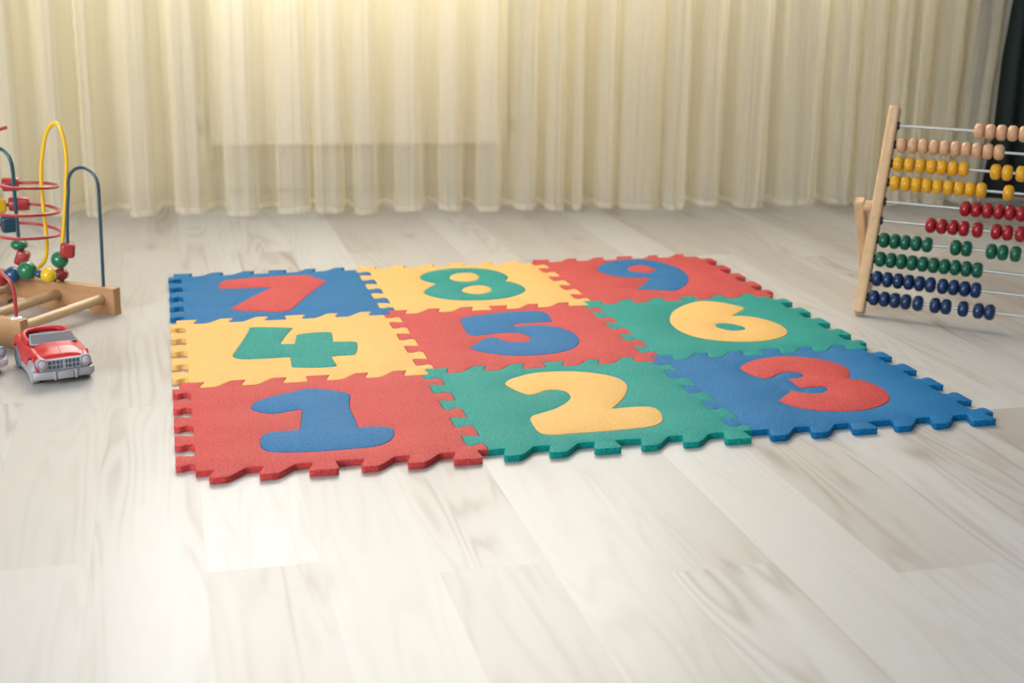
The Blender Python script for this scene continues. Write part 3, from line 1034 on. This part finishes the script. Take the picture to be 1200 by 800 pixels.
def toy_car(label, loc, rotz, body_m, trim_m, lamp_m):
    c = thing('toy_car', label, 'toy car', loc, rotz)
    WB, WYC, WRAD = 0.0755, 0.0295, 0.0148
    # body shell: cross-sections from tail (-x) to nose (+x)
    half = [(-0.060, 0.0325), (-0.052, 0.0358), (-0.030, 0.0366), (0.0, 0.0352), (0.035, 0.0350), (0.052, 0.0335), (0.0575, 0.0318)]
    fend = [(-0.060, 0.0390), (-0.052, 0.0415), (-0.035, 0.0400), (-0.010, 0.0392), (0.015, 0.0395), (0.040, 0.0370), (0.0575, 0.0345)]
    mid = [(-0.060, 0.0360), (-0.050, 0.0405), (-0.0455, 0.0410), (-0.0400, 0.0250), (0.0060, 0.0250), (0.0115, 0.0425), (0.030, 0.0418), (0.048, 0.0375), (0.0575, 0.0325)]
    bm = bmesh.new()
    xs = [-0.060 + 0.1175 * i / 70 for i in range(71)]
    rows = []
    for x in xs:
        w, zf, zm = lerp_table(half, x), lerp_table(fend, x), lerp_table(mid, x)
        if x < -0.053:
            k = (x + 0.060) / 0.007
            zf = zf - 0.004 * (1 - k)
        zb = 0.0125
        for wx in (-WB / 2, WB / 2):
            d = abs(x - wx)
            if d < 0.0172:
                zb = max(zb, WRAD + math.sqrt(0.0172 ** 2 - d * d) * 0.98)
        valley = min(zf, zm) if zm > 0.035 else zm
        sec = [(0.0, zm), (0.30 * w, zm - 0.0001), (0.58 * w, zm - 0.0010), (0.70 * w, (valley if zm > 0.035 else zm) - 0.0006), (0.755 * w, zf - 0.0012), (0.82 * w, zf), (0.90 * w, zf - 0.0008), (0.965 * w, zf - 0.0040),
               (1.0 * w, max(zb + 0.003, zf - 0.012)), (0.995 * w, max(zb + 0.0015, 0.019)), (0.975 * w, zb), (0.60 * w, max(0.0125, zb) if zb < 0.013 else zb)]
        full = [(-y, z) for y, z in sec[::-1]] + sec[1:]
        rows.append([bm.verts.new((x, y, z)) for y, z in full])
    for a, b in zip(rows, rows[1:]):
        for k in range(len(a) - 1):
            bm.faces.new((a[k], b[k], b[k + 1], a[k + 1]))
    bm.faces.new(rows[0])
    bm.faces.new(rows[-1][::-1])
    for a, b in zip(rows, rows[1:]):
        bm.faces.new((a[0], a[-1], b[-1], b[0]))
    bmesh.ops.triangulate(bm, faces=[f for f in bm.faces if len(f.verts) > 4])
    body = obj('body', bm, body_m, c, True, 48)
    # raised crease down the bonnet
    bm = bmesh.new()
    tube(bm, [(x, 0, lerp_table(mid, x) - 0.0002) for x in [0.014 + 0.0036 * i for i in range(12)]], 0.0006, 8)
    obj('bonnet_crease', bm, body_m, body)
    # folded top: thick rim round the back of the cockpit
    bm = bmesh.new()
    rim = [(0.004, -0.0265, 0.0405), (-0.012, -0.0275, 0.0412), (-0.032, -0.0270, 0.0428), (-0.044, -0.0215, 0.0437), (-0.0485, -0.010, 0.0442), (-0.0492, 0, 0.0444),
           (-0.0485, 0.010, 0.0442), (-0.044, 0.0215, 0.0437), (-0.032, 0.0270, 0.0428), (-0.012, 0.0275, 0.0412), (0.004, 0.0265, 0.0405)]
    tube(bm, catmull(rim, 5), 0.0036, 12)
    obj('cockpit_rim', bm, body_m, c)
    # interior tub with two seat backs
    bm = bmesh.new()
    box(bm, -0.0405, 0.004, -0.0245, 0.0245, 0.0245, 0.0285, 0.001)
    box(bm, -0.0425, -0.0375, -0.0225, 0.0225, 0.0255, 0.0420, 0.002)
    obj('interior', bm, M['car_dark'], c)
    for sy in (-0.0115, 0.0115):
        bm = bmesh.new()
        box(bm, -0.0330, -0.0270, sy - 0.0095, sy + 0.0095, 0.0265, 0.0405, 0.002, 3)
        box(bm, -0.0275, -0.0090, sy - 0.0095, sy + 0.0095, 0.0265, 0.0315, 0.002, 3)
        obj('seat', bm, M['car_grey'], c)
    # windscreen: raked slab in a dark frame
    bm = bmesh.new()
    b0, b1 = Vector((0.0142, 0, 0.0408)), Vector((0.0012, 0, 0.0502))
    nrm = Vector((0.0094, 0, 0.0130)).normalized()
    rows = []
    for i in range(5):
        u = i / 4
        row = []
        for kk in range(13):
            s = -1 + 2 * kk / 12
            hw = 0.0280 + (0.0250 - 0.0280) * u
            p = b0.lerp(b1, u) + Vector((-0.0035 * s * s, s * hw, 0))
            row.append(p)
        rows.append(row)
    vf = [[bm.verts.new(p + nrm * 0.0008) for p in r_] for r_ in rows]
    vb = [[bm.verts.new(p - nrm * 0.0008) for p in r_] for r_ in rows]
    for i in range(4):
        for kk in range(12):
            bm.faces.new((vf[i][kk], vf[i][kk + 1], vf[i + 1][kk + 1], vf[i + 1][kk]))
            bm.faces.new((vb[i][kk], vb[i + 1][kk], vb[i + 1][kk + 1], vb[i][kk + 1]))
    for i in range(4):
        bm.faces.new((vf[i][0], vf[i + 1][0], vb[i + 1][0], vb[i][0]))
        bm.faces.new((vf[i][-1], vb[i][-1], vb[i + 1][-1], vf[i + 1][-1]))
    for kk in range(12):
        bm.faces.new((vf[0][kk], vb[0][kk], vb[0][kk + 1], vf[0][kk + 1]))
        bm.faces.new((vf[-1][kk], vf[-1][kk + 1], vb[-1][kk + 1], vb[-1][kk]))
    ws = obj('windscreen', bm, M['car_glass'], c)
    bm = bmesh.new()
    fr = [rows[0][0] + nrm * 0.0003] + [r_[0] for r_ in rows[1:]] + rows[-1][1:] + [r_[-1] for r_ in rows[::-1][1:]] + rows[0][::-1][1:]
    tube(bm, fr, 0.0011, 8)
    obj('windscreen_frame', bm, M['car_grey'], ws)
    # nose: pale surround, grille, lamps, bumper
    bm = bmesh.new()
    box(bm, 0.0545, 0.0590, -0.0295, 0.0295, 0.0185, 0.0330, 0.0015)
    obj('nose_panel', bm, trim_m, c)
    bm = bmesh.new()
    for sy in (-1, 1):
        box(bm, 0.0585, 0.0597, 0.0014 if sy > 0 else -0.0196, 0.0196 if sy > 0 else -0.0014, 0.0202, 0.0318)
    gr = obj('grille', bm, M['car_dark'], c)
    bm = bmesh.new()
    for z in (0.0202, 0.0260, 0.0318):
        box(bm, 0.0590, 0.0606, -0.0200, 0.0200, z - 0.0005, z + 0.0005)
    for i in range(9):
        y = -0.0192 + 0.0048 * i
        wv = 0.0017 if i == 4 else 0.0004
        box(bm, 0.0592, 0.0603, y - wv, y + wv, 0.0202, 0.0318)
    obj('grille_bars', bm, trim_m, gr)
    for sy in (-1, 1):
        bm = bmesh.new()
        o3 = (0.0565, sy * 0.0262, 0.0282)
        lathe(bm, [(0.0045, -0.006), (0.0068, -0.004), (0.0070, 0.0042), (0.0064, 0.0054), (0.0056, 0.0054), (0.0052, 0.0040), (0, 0.0040)], o3, (1, 0, 0.05), 24)
        h = obj('headlamp', bm, lamp_m, c)
        bm = bmesh.new()
        lathe(bm, [(0.0052, 0.0040), (0.0048, 0.0052), (0.0030, 0.0062), (0, 0.0066)], o3, (1, 0, 0.05), 24)
        obj('lamp_lens', bm, M['lens'], h)
    bm = bmesh.new()
    path = [(0.0480, -0.0352), (0.0535, -0.0348), (0.0578, -0.0325), (0.0605, -0.0215), (0.0618, 0.0), (0.0605, 0.0215), (0.0578, 0.0325), (0.0535, 0.0348), (0.0480, 0.0352)]
    pl = catmull([(x, y, 0) for x, y in path], 5)
    rows = []
    for i, p in enumerate(pl):
        tt = (pl[min(i + 1, len(pl) - 1)] - pl[max(i - 1, 0)]).normalized()
        nn = Vector((tt.y, -tt.x, 0))
        rows.append([bm.verts.new(p + nn * d + Vector((0, 0, z))) for d, z in ((0.0, 0.0085), (0.0018, 0.0090), (0.0030, 0.0120), (0.0030, 0.0155), (0.0018, 0.0180), (-0.003, 0.0187), (-0.005, 0.0187), (-0.005, 0.0085))])
    for a, b in zip(rows, rows[1:]):
        for k in range(8):
            bm.faces.new((a[k], a[(k + 1) % 8], b[(k + 1) % 8], b[k]))
    bm.faces.new(rows[0])
    bm.faces.new(rows[-1][::-1])
    bu = obj('front_bumper', bm, trim_m, c)
    bm = bmesh.new()
    for sy in (-0.0125, 0.0125):
        box(bm, 0.0625, 0.0662, sy - 0.0016, sy + 0.0016, 0.0080, 0.0195, 0.0009)
        obj('overrider', bm, trim_m, bu)
        bm = bmesh.new()
    box(bm, 0.0635, 0.0662, -0.0098, 0.0098, 0.0088, 0.0178, 0.0012)
    obj('licence_plate', bm, trim_m, bu)
    bm = bmesh.new()
    box(bm, -0.0635, -0.0590, -0.0320, 0.0320, 0.0110, 0.0200, 0.002, 3)
    obj('rear_bumper', bm, trim_m, c)
    # pale lower sills and floor pan
    bm = bmesh.new()
    box(bm, -0.0205, 0.0205, -0.0355, 0.0355, 0.0070, 0.0155, 0.0015)
    box(bm, -0.0590, 0.0560, -0.0200, 0.0200, 0.0085, 0.0135, 0.001)
    obj('sill', bm, trim_m, c)
    for wx in (-WB / 2, WB / 2):
        for sy in (-1, 1):
            bm = bmesh.new()
            prof = [(0.0, -0.0048), (0.0100, -0.0048), (0.0132, -0.0044), (WRAD, -0.0025), (WRAD, 0.0028), (0.0136, 0.0046), (0.0112, 0.0050), (0.0100, 0.0038), (0.0060, 0.0036), (0.0052, 0.0048), (0.0, 0.0050)]
            lathe(bm, prof, (wx, sy * (WYC + 0.002), WRAD), (0, sy, 0), 32)
            w = obj('wheel', bm, trim_m if wx > 0 else M['car_wheel_rear'], c)
    return c


M['car_wheel_rear'] = mat('dull_slate_wheel_plastic', (0.16, 0.24, 0.29), 0.45)
toy_car('red open-top toy car with grey bumper and grille beside the bead maze', (-0.1997, 0.3902, 0.0), R(-67.75), M['car_red'], M['car_grey'], M['car_grey'])
toy_car('light blue and white toy car just entering the left edge beside the red toy car', (-0.3235, 0.4060, 0.0), R(-40), M['car_blue'], M['white'], M['car_blue'])
